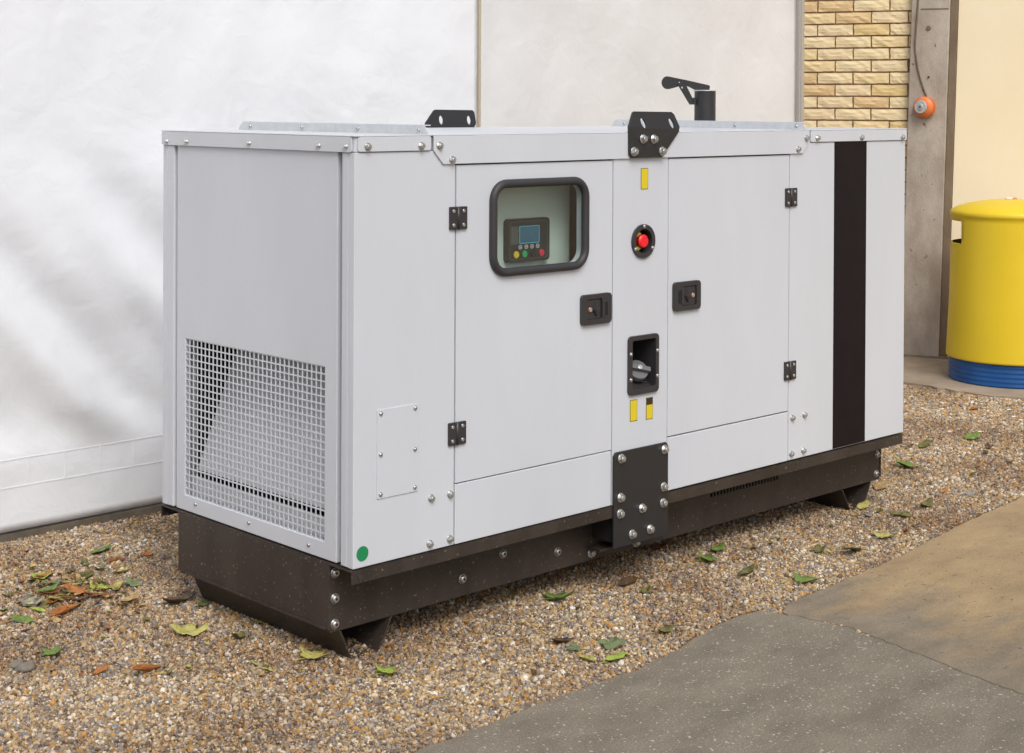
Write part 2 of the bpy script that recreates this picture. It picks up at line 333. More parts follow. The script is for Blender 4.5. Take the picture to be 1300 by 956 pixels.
def brick_mesh(Ln, H, k, seed):
    r_ = random.Random(seed); me = MB(); nx, nz = 6, 3; h = Ln/2
    def pt(i, j, t):
        a, b = -h+Ln*i/nx, -H/2+H*j/nz
        e = i in (0, nx) or j in (0, nz)
        return (a+(r_.uniform(-.002, .002) if e else 0), -.0 if not t else (t-(.004 if e else 0)+r_.uniform(-.0025, .0025)), b+(r_.uniform(-.0015, .0015) if e else 0))
    fr = [pt(i, j, .013) for j in range(nz+1) for i in range(nx+1)]
    fs = [(j*(nx+1)+i, j*(nx+1)+i+1, (j+1)*(nx+1)+i+1, (j+1)*(nx+1)+i) for j in range(nz) for i in range(nx)]
    rim = [i for i in range(nx+1)]+[j*(nx+1)+nx for j in range(1, nz+1)]+[nz*(nx+1)+i for i in range(nx-1, -1, -1)]+[j*(nx+1) for j in range(nz-1, 0, -1)]
    b0 = len(fr); fr += [(fr[i][0], 0, fr[i][2]) for i in rim]; R_ = len(rim)
    fs += [(rim[i], rim[(i+1) % R_], b0+(i+1) % R_, b0+i) for i in range(R_)]
    me.add(fr, fs); o = me.build('brick', BRK[k], world=False); return o.data
JT = .011; meshes = [brick_mesh(PS-JT, PZ-JT, k % 5, k) for k in range(10)]
rotb = Euler((0, 0, A))
top_row = int((2.75-z0)/PZ)
for row in range(-int((z0-ZG-.05)/PZ), top_row):
    off = s0+(PS/2 if row % 2 else 0); zc = z0+PZ*row+PZ/2
    k0 = math.floor((0-off)/PS)
    for k in range(k0, k0+7):
        a, b = off+k*PS+JT/2, off+(k+1)*PS-JT/2
        lean = .026*(zc-ZG); a = max(a, .040-lean)
        if b-a < .012: continue
        full = abs((b-a)-(PS-JT)) < 1e-4
        wgt = rnd.choice([0, 1, 3, 5, 6, 8, 0, 1, 3, 5, 6, 8, 2, 7, 4, 9])
        me = meshes[wgt] if full else brick_mesh(b-a, PZ-JT, wgt % 5, rnd.randint(0, 999))
        put(me, 'brick', bw, wl((a+b)/2, -.042, zc), Euler((0, 0, A)))
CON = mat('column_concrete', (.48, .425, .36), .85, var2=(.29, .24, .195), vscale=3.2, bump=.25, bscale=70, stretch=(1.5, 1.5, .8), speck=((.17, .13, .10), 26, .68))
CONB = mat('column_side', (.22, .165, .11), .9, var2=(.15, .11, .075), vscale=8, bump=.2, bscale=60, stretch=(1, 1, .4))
def shr(s_, t, z): return wl(s_-.026*(z-ZG), t, z)
cw = -wpix(1193, 456)[0]+.0
cl = empty('concrete_column', wl(-.12, 0, ZG), 'stained grey-brown concrete column carrying the orange alarm light', 'column')
MB().xbox(shr, -cw, .034, -.25, .03, ZG-.02, WALL_TOP).build('shaft', CON, cl, bev=.006)
MB().xbox(shr, -cw-.048, -cw-.003, -.25, .006, ZG-.02, WALL_TOP).build('recess_shade_strip', CONB, cl)  # recess beside the shaft, its shade put into the dark brown colour
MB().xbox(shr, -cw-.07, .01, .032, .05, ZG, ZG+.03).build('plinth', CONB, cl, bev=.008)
hole = MB(); 
q = wpix(1181, 36)
MB().cyl(wl(q[0]-.0, .028, q[1]), NW, .018, .014, .010, 10).build('fixing_stub', CONB, cl)
q = wpix(1181, 98); MB().cyl(wl(q[0], .028, q[1]), NW, .008, .006, .012, 8).build('anchor_bolt', SKID, cl)
# horizontal shutter line near the top
q = wpix(1185, 12); MB().xbox(shr, -cw+.006, -.03, .029, .0325, q[1]-.004, q[1]+.004).build('shutter_joint', CONB, cl)
CREAM = mat('cream_render', (.88, .78, .58), .8, var2=(.84, .73, .51), vscale=1.8, bump=.08, bscale=35, stretch=(1, 1, .6))
rw = tag(MB().xbox(shr, -6, -cw-.051, -.25, -.02, ZG+.0, WALL_TOP).build('rendered_wall', CREAM, orig=wl(-2, 0, ZG)), 'smooth cream rendered wall behind the yellow litter bin', 'wall')
# cable and alarm light on the column
CAB = mat('cable', (.16, .115, .085), .6)
cp = [wpix(x, y) for x, y in ((1167, -30), (1166, 0), (1163, 40), (1162, 62), (1165, 85), (1168, 98), (1171, 108), (1176, 122))]
def cr(pts, k=6):
    P = [Vector(p) for p in pts]; P = [P[0]]+P+[P[-1]]; o = []
    for i in range(1, len(P)-2):
        for j in range(k):
            t = j/k; a, b, c, d = P[i-1:i+3]; o.append(.5*((2*b)+(c-a)*t+(2*a-5*b+4*c-d)*t*t+(3*b-a-3*c+d)*t**3))
    return o+[P[-2]]
tag(MB().tube(cr([wl(a-.012, .037, z) for a, z in cp]), .0055, 6).build('cable', CAB, orig=wl(cp[3][0], .03, cp[3][1])), 'thin brown cable hanging down the concrete column to the orange alarm light', 'cable')
q = wpix(1177, 136); ORG = mat('orange_plastic', (.78, .20, .055), .45, var=.15, vscale=20)
LENS = mat('grey_lens', (.55, .56, .55), .25, var2=(.42, .43, .42), vscale=60)
al = empty('alarm_light', wl(q[0], .03, q[1]), 'round orange alarm light with grey lens on the concrete column', 'alarm light')
dv = (NW*.92+DL*.33+Vector((0, 0, .03))).normalized(); c0 = Vector(wl(q[0], .032, q[1]))
hb = MB(); hb.cyl(c0, NW, .066, .072, .02, 24); hb.cyl(c0+NW*.02, dv, .072, .068, .03, 24); hb.cyl(c0+NW*.02+dv*.03, dv, .068, .048, .022, 24); hb.build('housing', ORG, al)
c1 = c0+NW*.02+dv*.0525
lb = MB(); lb.cyl(c1, dv, .046, .043, .008, 24); lb.cyl(c1+dv*.008, dv, .024, .020, .004, 20); lb.build('lens', LENS, al)
lb = MB(); lb.cyl(c1+dv*.0121, dv, .010, .008, .004, 12); lb.build('lens_cap', CAPM, al)
# ------------------------------------------------------------------ tent wall
def pvc(name, colr):
    m = mat(name, colr, .40, var=.03, vscale=3); n = m.node_tree; L = n.links; b = n.nodes['Principled BSDF']; tc = n.nodes.new('ShaderNodeTexCoord'); prev = None
    for ty, scl, st, det in (('FBM', 1.7, .30, 3), ('RIDGED_MULTIFRACTAL', 2.2, .12, 2), ('FBM', 10, .07, 3)):
        t = n.nodes.new('ShaderNodeTexNoise'); t.noise_type = ty; t.inputs['Scale'].default_value = scl; t.inputs['Detail'].default_value = det; t.inputs['Distortion'].default_value = .6
        L.new(tc.outputs['Object'], t.inputs['Vector']); bp = n.nodes.new('ShaderNodeBump'); bp.inputs['Strength'].default_value = st; bp.inputs['Distance'].default_value = .06; L.new(t.outputs[0], bp.inputs['Height'])
        if prev: L.new(prev, bp.inputs['Normal'])
        prev = bp.outputs[0]
    L.new(prev, b.inputs['Normal']); return m
PVC = pvc('white_pvc', (.76, .785, .825)); PVC2 = pvc('white_pvc_grey', (.665, .67, .68))  # second sheet has a greyer base colour
ALU = mat('aluminium', (.40, .38, .35), .5, metal=.2)
BOARD = mat('ground_board', (.14, .115, .085), .9, var=.3, vscale=20)
ROPE = mat('keder_rope', (.42, .36, .26), .7)
TY = gpix(100, 657.5, ZG+.045).y
TP = lambda x, y: pix(x, y, (0, 1, 0), (0, TY, 0))
XS = TP(607, 80).x; XE = TP(1010, 80).x; TZ0 = ZG+.045; TZ1 = 3.1
def fold(x, z):
    h = 0.0
    u = (x+.16); v = z
    # soft diagonal drapes falling to the right, low on the left sheet
    t = (v+u*1.05)
    env = max(0, min(1, (1.28-v)/.7))*max(0, min(1, (v+.0)/.18))*math.exp(-max(0, u-.55)**2*1.3)
    h += env*(.040*math.sin(t*8.6+.2)+.016*math.sin(t*15.5+u*2+1.0))
    h += .011*math.sin(x*1.7+z*1.2)+.007*math.sin(x*4.3-z*2.9+1)*math.sin(z*3.1+x)
    h += .0035*math.sin(x*9.7+z*6.1+2*math.sin(z*2.3))*math.sin(z*7.7-x*5.3)
    return h
def sheet(name, x0, x1, mt, label, seed):
    nx, nz = max(8, int((x1-x0)/.03)), 110; b = MB()
    def y_(x, z):
        e = min(1, (x-x0)/.10, (x1-x)/.10); e = max(0, e); eb = max(.12, min(1, (z-TZ0)/.35))
        return TY+fold(x+seed, z)*e*eb
    vv = [(x0+(x1-x0)*i/nx, y_(x0+(x1-x0)*i/nx, TZ0+(TZ1-TZ0)*(j/nz)), TZ0+(TZ1-TZ0)*(j/nz)) for j in range(nz+1) for i in range(nx+1)]
    b.add(vv, [(j*(nx+1)+i, j*(nx+1)+i+1, (j+1)*(nx+1)+i+1, (j+1)*(nx+1)+i) for j in range(nz) for i in range(nx)], 0, True)
    o = empty(name, ((x0+x1)/2, TY, TZ0), label, 'tarpaulin', 'tent wall sheets')
    sh = b.build('sheet', mt, o); md = sh.modifiers.new('thick', 'SOLIDIFY'); md.thickness = .0015
    # welded band near the hem with upright seams
    za, zb = TP(100, 570).z, TP(100, 604).z
    for zz, hh in ((za, .0024), (zb, .0024)):
        bb = MB(); ps = [x0+(x1-x0)*i/(nx) for i in range(nx+1)]
        vv = []
        for x in ps:
            for dz in (-hh, hh):
                for dy in (-.003, .001): vv.append((x, y_(x, zz)+dy, zz+dz))
        fs = []
        for i in range(nx):
            a, c = i*4, i*4+4; fs += [(a, a+2, c+2, c), (a+1, c+1, c+3, a+3), (a, c, c+1, a+1), (a+2, a+3, c+3, c+2)]
        bb.add(vv, fs, 0, False).build('weld_line', mt, o)
    xx = x0+.09
    while xx < x1-.05:
        bb = MB(); vv = []
        for t in range(7):
            z = zb+(za-zb)*t/6
            for dx in (-.003, .003):
                for dy in (-.003, .001): vv.append((xx+dx, y_(xx+dx, z)+dy, z))
        fs = []
        for i in range(6):
            a, c = i*4, i*4+4; fs += [(a, a+2, c+2, c), (a+1, c+1, c+3, a+3), (a, c, c+1, a+1), (a+2, a+3, c+3, c+2)]
        bb.add(vv, fs).build('band_seam', mt, o); xx += .155
    return o
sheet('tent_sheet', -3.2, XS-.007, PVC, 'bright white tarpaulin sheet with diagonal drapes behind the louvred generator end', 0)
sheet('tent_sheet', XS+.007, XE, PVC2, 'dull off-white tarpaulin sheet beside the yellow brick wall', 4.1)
tag(MB().box(XS-.006, XS+.006, TY-.016, TY+.05, ZG+.01, TZ1).build('tent_pole', ROPE, bev=.004, orig=(XS, TY, ZG)), 'narrow beige upright joining the two tarpaulin sheets', 'tent pole')
te = empty('tent_post', (XE+.03, TY, ZG), 'grey aluminium tent post at the tarpaulin edge next to yellow bricks', 'tent post')
MB().box(XE, XE+.05, TY-.03, TY+.06, ZG+.012, TZ1).build('profile', ALU, te, bev=.004)
MB().box(XE+.012, XE+.038, TY-.0335, TY-.0302, ZG+.012, TZ1).build('groove_strip', ALU, te)
tag(MB().box(-3.2, XS-.02, TY+.004, TY+.08, ZG, ZG+.034).build('ground_board', BOARD, bev=.004, orig=(0, TY, ZG)), 'brown weathered board lying under the bright white tarpaulin hem', 'board')
tag(MB().box(XS+.02, XE-.01, TY+.004, TY+.08, ZG, ZG+.034).build('ground_board', BOARD, bev=.004, orig=(3.5, TY, ZG)), 'brown weathered board lying under the dull off-white tarpaulin hem', 'board')
# ------------------------------------------------------------------ generator
L_, W_ = 2.957, 1.0785
gen = empty('generator', (L_/2, W_/2, ZG), 'large pale grey diesel generator in a canopy on a black skid', 'generator')
def bolt_mesh(name, r, h=.6, ax='y', hexh=True):
    b = MB(); b.cyl((0, 0, 0), (0, -1, 0), r, r*.94, r*.22, 20)
    if hexh:
        b.cyl((0, -r*.22, 0), (0, -1, 0), r*.72, r*.72, r*h, 6, smooth=False); b.cyl((0, -r*(.22+h), 0), (0, -1, 0), r*.60, r*.42, r*.07, 12)
    else:
        b.cyl((0, -r*.22, 0), (0, -1, 0), r*.9, r*.5, r*.45, 16); b.cyl((0, -r*.66, 0), (0, -1, 0), r*.3, r*.3, r*.06, 6, m=1)
    o = b.build(name, [ZINC, SKID], world=False); return o.data
B_BIG, B_MED, B_SML, B_SCR, B_DOME = bolt_mesh('bolt', .0170), bolt_mesh('bolt', .0125, .7), bolt_mesh('bolt', .0098, .7), bolt_mesh('screw', .0075, hexh=False), bolt_mesh('bolt', .0165, hexh=False)
ENDR = Euler((0, 0, -math.pi/2))
def bolts(me, parent, pts, y=0, name='bolt'):
    for x, z in pts: put(me, name, parent, (x, y, z), Euler((0, rnd.uniform(0, 1), 0)))
def ebolts(me, parent, pts, x=0, name='bolt'):
    for y, z in pts: put(me, name, parent, (x, y, z), ENDR)
# --- skid
skid = MB().box(-.004, L_-.004, -.002, W_+.002, -.006, -.001).build('skid_flange', SKID, gen)
MB().box(-.004, L_-.01, -.002, .004, -.042, -.0065).build('flange_lip', SKID, skid, bev=.0015)
MB().box(-.004, L_-.01, W_-.004, W_+.002, -.042, -.0065).build('flange_lip', SKID, skid, bev=.0015)
D = .115
sl_ = [rect(1.812+k*.0196, 1.812+k*.0196+.011, -.103, -.083) for k in range(22)]
rail = MB().plate(XZ, rect(.003, L_-.003, -.216, -.0065), sl_, D, D+.012).build('side_rail', SKID, gen, bev=.002)
MB().box(.003, L_-.003, W_-D-.012, W_-D, -.216, -.0065).build('side_rail', SKID, gen, bev=.002)
MB().box(.02, L_-.02, D+.013, W_-D-.013, -.205, -.2).build('light_block_plate', SKID, gen)  # unseen plate added under the skid so no light passes
ep = MB().box(-.004, .0025, D-.003, W_-D+.003, -.205, -.0065).build('end_plate', SKID, gen, bev=.002)
MB().box(L_-.0025, L_+.004, D-.003, W_-D+.003, -.205, -.0065).build('end_plate', SKID, gen, bev=.002)
MB().box(-.010, -.0045, D+.01, W_-D-.03, -.205, -.199).build('lower_seam', SKID, ep)
bolts(B_DOME, rail, [(.02, -.034), (.02, -.113), (.02, -.191), (.541, -.158), (.722, -.110), (.982, -.153), (2.932, -.106), (2.926, -.188)], D)
for xa, xb, xc, xd in ((.036, .081, .190, .244), (2.670, 2.731, 2.826, 2.886)):
    t = .006; zt, zb = -.2165, -.3165
    prof = [(xa, zt), (xb, zb), (xc, zb), (xd, zt), (xd-t*1.1, zt), (xc-t*.5, zb+t), (xb+t*.5, zb+t), (xa+t*1.1, zt)]
    MB().plate(XZ, prof, [], D-.004, W_-D-.02).build('foot', SKID, gen, bev=.001)
MB().cyl((.028, -.0021, -.026), (0, -1, 0), .0085, .0085, .003, 16).build('lip_plug', RUBBER, skid)
MB().box(1.155, 1.40, .003, D-.002, -.135, -.045).build('gap_shade_block', DARK, gen)  # near-black block; shade between bracket and rail put into its colour
MB().box(1.128, 1.41, .05, D-.002, -.172, -.162).build('spacer_ledge', SKID, gen, bev=.002)
bolts(B_BIG, rail, [(1.150, -.190), (1.385, -.196)], D)
# --- canopy body panels (long side)
g = .0022; T = .028
lp = MB().box(.0005, .404-g, 0, T, .003, 1.2495).build('side_panel', PAINT, gen, bev=.0025)
l1 = MB().box(.404+g, 1.131-g, 0, T, .003, .195-g).build('lower_panel', PAINT, gen, bev=.002)
l2 = MB().box(1.424+g, 2.145-g, 0, T, .005, .1985-g).build('lower_panel', PAINT, gen, bev=.002)
rp = MB().box(2.145+g, L_-.0005, 0, T, .005, 1.2495).build('side_panel', PAINT, gen, bev=.0025)
EST = (1.2855, .914); FH = rrect(1.222, 1.355, .388, .572, .012)
cpil = MB().plate(XZ, rect(1.131+g, 1.424-g, .003, 1.2065), [circ(*EST, .046, n=28), FH], 0, .012).build('centre_panel', PAINT, gen)
top1 = MB().box(.404+g, 2.145-g, .008, T, 1.2085, 1.2495).build('header_rail', DARK, gen)
WI = (.562, .987, .851, 1.137)
d1 = MB().plate(XZ, rect(.404+g, 1.131-g, .195+g, 1.2025), [rrect(.570, .980, .859, 1.129, .045)], 0, T).build('door', PAINT, gen)
d2 = MB().box(1.424+g, 2.145-g, 0, T, .1985+g, 1.2025).build('door', PAINT, gen, bev=.002)
fr = MB()
for x0, x1 in ((.385, .43), (1.10, 1.15), (1.405, 1.45), (2.12, 2.17)): fr.box(x0, x1, T+.003, T+.03, .003, 1.2495)
for x0, x1 in ((.431, 1.099), (1.451, 2.119)): fr.box(x0, x1, T+.003, T+.03, .17, .222); fr.box(x0, x1, T+.003, T+.03, 1.175, 1.2495)
fr.build('seam_shade_frame', DARK, gen)  # frame added behind the seams, near-black so the gaps read as shade
# back, far end
MB().box(.0005, L_-.0005, W_-.028, W_, .003, 1.2495).build('back_panel', PAINT, gen, bev=.0025)
MB().box(L_-.026, L_-.0005, .0285, W_-.0285, .005, 1.2495).build('far_end_panel', PAINT, gen, bev=.0025)
# foam liner added inside to block light and keep the interior dark
fm = MB(); fm.box(.075, .36, W_-.06, W_-.03, .01, 1.24); fm.box(.075, .36, .035, .055, .01, 1.24); fm.box(.075, .36, .06, W_-.065, 1.215, 1.24); fm.box(.36, L_-.03, W_-.06, W_-.03, .01, 1.24); fm.box(L_-.06, L_-.03, .06, W_-.065, .01, 1.24); fm.box(.36, L_-.065, .06, W_-.065, 1.215, 1.24); fm.box(.36, L_-.065, .06, W_-.065, .01, .03)
fm.box(1.46, L_-.065, .06, .08, .04, 1.2); fm.box(.36, 1.10, .06, .08, .04, .66); fm.box(.36, .384, .06, W_-.065, .035, 1.21); fm.box(.385, .44, .06, .08, .67, 1.2); fm.box(1.15, 1.40, .16, .18, .04, 1.2)
fm.build('blackout_foam', FOAM, gen)
# --- louvred end
post = MB().box(.0, .03, .0285, .0605, .004, 1.2495).build('corner_post', PAINT, gen, bev=.003)
MB().box(.0, .03, 1.0065, W_-.0285, .004, 1.2495).build('corner_post', PAINT, gen, bev=.003)
MB().box(.054, .07, .03, .10, .004, 1.2495).build('post_return', PAINT_IN, gen); MB().box(.054, .07, .975, 1.045, .004, 1.2495).build('post_return', PAINT_IN, gen)
GY0, GY1, GZ0, GZ1 = .147, .938, .057, .592
e_p = MB().plate(YZ, rect(.087, .992, .004, 1.2495), [rect(GY0, GY1, GZ0, GZ1)], .004, .024).build('end_panel', PAINT, gen, bev=.002)
gm = MB(); ny, nz = 33, 23; py, pz = (GY1-GY0)/ny, (GZ1-GZ0)/nz; hb_ = .0021
hl = [rect(GY0+i*py+hb_, GY0+(i+1)*py-hb_, GZ0+j*pz+hb_, GZ0+(j+1)*pz-hb_) for i in range(ny) for j in range(nz)]
for i in range(ny):
    for j in range(nz):
        a0, a1, b0, b1 = GY0+i*py, GY0+(i+1)*py, GZ0+j*pz, GZ0+(j+1)*pz
        o4 = rect(a0, a1, b0, b1); i4 = rect(a0+hb_, a1-hb_, b0+hb_, b1-hb_)
        vv = [YZ(a, b, .006) for a, b in o4+i4]+[YZ(a, b, .0085) for a, b in o4+i4]
        fs = []
        for k in range(4):
            n_ = (k+1) % 4; fs += [(k, n_, 4+n_, 4+k), (8+k, 12+k, 12+n_, 8+n_), (4+k, 4+n_, 12+n_, 12+k)]
        gm.add(vv, fs)
gm.build('grille', PAINT, e_p)
ba = MB(); ba.add([(.040, .10, .142), (.040, .915, .142), (.30, .915, .80), (.30, .10, .80), (.043, .10, .142), (.043, .915, .142), (.303, .915, .80), (.303, .10, .80)], [(0,1,2,3), (4,7,6,5), (0,4,5,1), (1,5,6,2), (2,6,7,3), (3,7,4,0)])
ba.build('baffle', PAINT_IN, gen)
MB().box(.030, .033, .11, .965, .006, .122).build('lower_baffle', PAINT_IN, gen)
ebolts(B_SCR, e_p, [(.87, .037), (.552, .036), (.226, .031)], .004, 'screw')
# --- roof
def lid(x0, x1, name, endlip):
    b = MB(); b.box(x0, x1, -.006, W_+.006, 1.2965, 1.3005); b.box(x0+.006, x1-.006, .0005, W_-.0005, 1.2505, 1.296)
    o = b.build(name, PAINT, gen, bev=.0018); return o
r1 = lid(-.006, .302, 'roof_cap', 0)
MB().plate(XZ, rrect(.010, .297, 1.2515, 1.2962, .008, 3), [], -.0055, -.0005).build('lip', PAINT, r1, bev=.0012)
MB().plate(YZ, rrect(.008, W_+.002, 1.2495, 1.2962, .008, 3), [], -.0055, -.0005).build('lip', PAINT, r1, bev=.0012)
r2 = lid(.305, 2.268, 'roof_sheet', 0)
MB().plate(XZ, [(.307, 1.2962), (.307, 1.25), (.347, 1.2072), (2.222, 1.2072), (2.266, 1.25), (2.266, 1.2962)], [], -.0065, -.0005).build('lip', PAINT, r2, bev=.0012)
r3 = lid(2.271, L_+.006, 'roof_cap', 0)
MB().plate(XZ, rrect(2.274, L_+.004, 1.2515, 1.2962, .008, 3), [], -.0055, -.0005).build('lip', PAINT, r3, bev=.0012)
ebolts(B_SML, r1, [(1.046, 1.262), (.919, 1.264), (.545, 1.266), (.17, 1.267), (.035, 1.267)], -.0055)
bolts(B_MED, r1, [(.045, 1.267), (.255, 1.266)], -.0055); bolts(B_MED, r2, [(.329, 1.266), (.382, 1.221), (2.242, 1.268), (2.188, 1.225)], -.0065); bolts(B_MED, r3, [(2.317, 1.267), (2.623, 1.266), (2.925, 1.264)], -.0055)
for xr in (.303, 2.269):
    fl = MB().plate(YZ, [(.012, 1.3008), (W_-.012, 1.3008), (W_-.035, 1.327), (.035, 1.327)], [], xr-.002, xr+.002).build('roof_flange', GALV, r2)
    MB().box(xr-.0018, xr+.03, .04, W_-.04, 1.3272, 1.3302).build('flange_top', PAINT, r2)
    ebolts(B_SCR, fl, [(.06, 1.314), (.37, 1.314), (.68, 1.314), (.99, 1.314)], xr-.002)
# --- brackets
def lift_bracket(y, sgn):
    out = [(1.199, 1.319), (1.199, 1.222), (1.212, 1.209), (1.372, 1.209), (1.464, 1.300), (1.471, 1.318), (1.452, 1.362), (1.440, 1.371), (1.242, 1.373), (1.232, 1.369)]
    def fn(u, v, w_): return (u, y+sgn*w_+(-sgn)*max(0, v-1.303)*.22, v)
    h1, h2 = circ(1.279, 1.331, .0105, .020, 18, .5), circ(1.430, 1.330, .0105, .020, 18, .5)
    return MB().plate(fn, out, [h1, h2], .001, .0085).build('lifting_bracket', BLACK, gen, bev=.0012)
lb = lift_bracket(-.0066, -1); bolts(B_BIG, lb, [(1.268, 1.276), (1.325, 1.275), (1.221, 1.232), (1.371, 1.231)], -.0151)
lift_bracket(W_+.0066, 1)
kb = MB().plate(XZ, [(1.134, -.148), (1.420, -.150), (1.420, .172), (1.409, .185), (1.145, .186), (1.134, .174)], [], -.0095, -.0025).build('tie_bracket', BLACK, gen, bev=.0012)
bolts(B_BIG, kb, [(1.169, .162), (1.398, .161), (1.167, .026), (1.395, .027), (1.165, -.03), (1.279, -.03), (1.392, -.03), (1.228, -.113), (1.322, -.112)], -.0095)
# --- hinges
def hinge(p, x, z):
    b = MB(); hw, hh = .036, .036
    b.plate(XZ, rrect(x-hw, x-.004, z-hh, z+hh, .003, 2), [], -.007, -.0006); b.plate(XZ, rrect(x+.004, x+hw, z-hh, z+hh, .003, 2), [], -.007, -.0006)
    b.cyl((x, -.005, z-hh), (0, 0, 1), .006, .006, 2*hh, 12)
    for dx in (-.021, .021):
        for dz in (-.022, .022): b.cyl((x+dx, -.0071, z+dz), (0, -1, 0), .0068, .005, .0025, 12, m=1)
    b.build('hinge', [PLAST, ZINC], p)
for p, x, z in ((d1, .411, 1.036), (d1, .410, .355), (d2, 2.150, 1.037), (d2, 2.149, .359)): hinge(p, x, z)
# --- door handles
def handle(p, x0, x1, z0, z1, flip):
    b = MB(); cx, cz = (x0+x1)/2, (z0+z1)/2; F = (lambda u: 2*cx-u) if flip else (lambda u: u)
    def P(u0, u1): a, c = F(u0), F(u1); return min(a, c), max(a, c)
    a, c = P(x0+.024, x0+.098); a2, c2 = P(x0+.098, x0+.135)
    cut = [(a, z0+.02), (c, z0+.02), (c, z0+.040), (c2 if not flip else c, z0+.040)] 
    b.plate(XZ, rrect(x0, x1, z0, z1, .014), [rrect(a, c, z0+.018, z1-.016, .004, 2)], -.013, -.0006)
    b.plate(XZ, rrect(a+.0025, c-.0025, z0+.0205, z1-.0185, .004, 2), [], -.0085, -.0008)
    px = F(x0+.042); b.cyl((px, -.0086, cz), (0, -1, 0), .0085, .0078, .004, 16, m=1)
    kx = F(x0+.071); r_ = .019
    b.plate(XZ, [(kx-r_*.8, cz), (kx, cz-r_*1.25), (kx+r_*.8, cz), (kx, cz+r_*1.25)], [], -.015, -.0086)
    b.plate(XZ, [(kx-r_*.45, cz), (kx, cz-r_*.75), (kx+r_*.45, cz), (kx, cz+r_*.75)], [], -.0175, -.015)
    s0_, s1_ = P(x0+.112, x0+.126); b.plate(XZ, rrect(s0_, s1_, cz-.024, cz+.022, .003, 2), [], -.0142, -.0132, m=2)
    s0_, s1_ = P(x0+.098, x0+.110); b.plate(XZ, rrect(s0_, s1_, cz-.028, cz+.027, .003, 2), [], -.0155, -.0132)
    b.build('door_handle', [PLAST, BRASS, DARK], p, bev=.0016)
handle(d1, .968, 1.115, .643, .747, False); handle(d2, 1.447, 1.594, .650, .755, True)
# --- window and controls
cl_ = rrect(.560, .988, .850, 1.138, .056, 8)
MB().tube([(u, -.006, v) for u, v in cl_], .0142, 12, closed=True).build('window_seal', RUBBER, d1)
MB().plate(XZ, rrect(.560, .988, .850, 1.138, .056, 8), [], .002, .005).build('window_pane', GLASS, d1)
ctl = MB().box(.45, 1.052, .125, .40, .70, 1.20).build('control_box', PANEL, gen, bev=.012)
MB().box(.45, 1.09, .125, .40, .665, .695).build('control_shelf', PANEL, gen)
MB().box(1.056, 1.10, .20, .24, .66, 1.2).build('reflection_strip', mat('reflection_brown', (.10, .075, .06), .7, var2=(.03, .02, .015), vscale=18), gen)  # added strip; pane reflection and dark interior painted as mottled brown
def oy(x, y, z): return (x, y, z)
cm = MB().plate(XZ, rrect(.727, .925, .864, 1.010, .014), [], .103, .1245).build('controller', PLAST, ctl, bev=.003)
MB().plate(XZ, rrect(.737, .915, .873, 1.001, .010), [rrect(.739, .913, .875, .999, .009)], .1022, .1029).build('bezel_line', LBL, cm)
MB().box(.742, .776, .1020, .1029, .925, .985).build('legend_panel', LBL, cm)
MB().plate(XZ, rrect(.780, .874, .926, .985, .003, 2), [rect(.7825, .8715, .9285, .9825)], .1005, .1029).build('display_frame', LCDF, cm)
MB().box(.783, .871, .1012, .1029, .929, .982).build('display', LCD, cm)
for x, m_ in ((.766, BTY), (.805, BTG), (.846, BTK), (.885, BTR)): MB().cyl((x, .1029, .890), (0, -1, 0), .0125, .011, .004, 18).build('button', m_, cm)
for x in (.785, .813, .840, .867): MB().plate(XZ, circ(x, .9145, .0075, n=16), [circ(x, .9145, .0058, n=16)], .1015, .1029).build('key_ring', WHT, cm); MB().cyl((x, .1029, .9145), (0, -1, 0), .0022, .0022, .0015, 8).build('key_dot', WHT, cm)
# --- emergency stop
es = MB().plate(XZ, circ(*EST, .060, n=36), [circ(EST[0], EST[1], .043, n=28)], -.009, -.0006).build('stop_recess_ring', PLAST, cpil, bev=.003)
cu = MB(); cu.cyl((EST[0], -.003, EST[1]), (0, 1, 0), .0435, .040, .034, 28, caps=False); cu.cyl((EST[0], .031, EST[1]), (0, 1, 0), .040, .040, .004, 28); cu.build('stop_cup', PLAST, cpil)
eb = MB(); eb.cyl((EST[0], .030, EST[1]), (0, -1, 0), .015, .015, .022, 20); eb.cyl((EST[0], .008, EST[1]), (0, -1, 0), .021, .0235, .014, 24); eb.cyl((EST[0], -.006, EST[1]), (0, -1, 0), .0235, .019, .005, 24); eb.build('stop_button', RED, cpil)
MB().plate(XZ, [(EST[0]-.026, EST[1]+.012), (EST[0]+.004, EST[1]+.026), (EST[0]-.014, EST[1]+.034)], [], .008, .0305).build('stop_label', YEL, cpil)
MB().plate(XZ, [(EST[0]-.026, EST[1]-.016), (EST[0]+.004, EST[1]-.026), (EST[0]-.014, EST[1]-.035)], [], .008, .0305).build('stop_label', YEL, cpil)
bolts(B_SCR, es, [(EST[0], EST[1]+.0515), (EST[0]-.0445, EST[1]-.026), (EST[0]+.0445, EST[1]-.026)], -.009, 'screw')
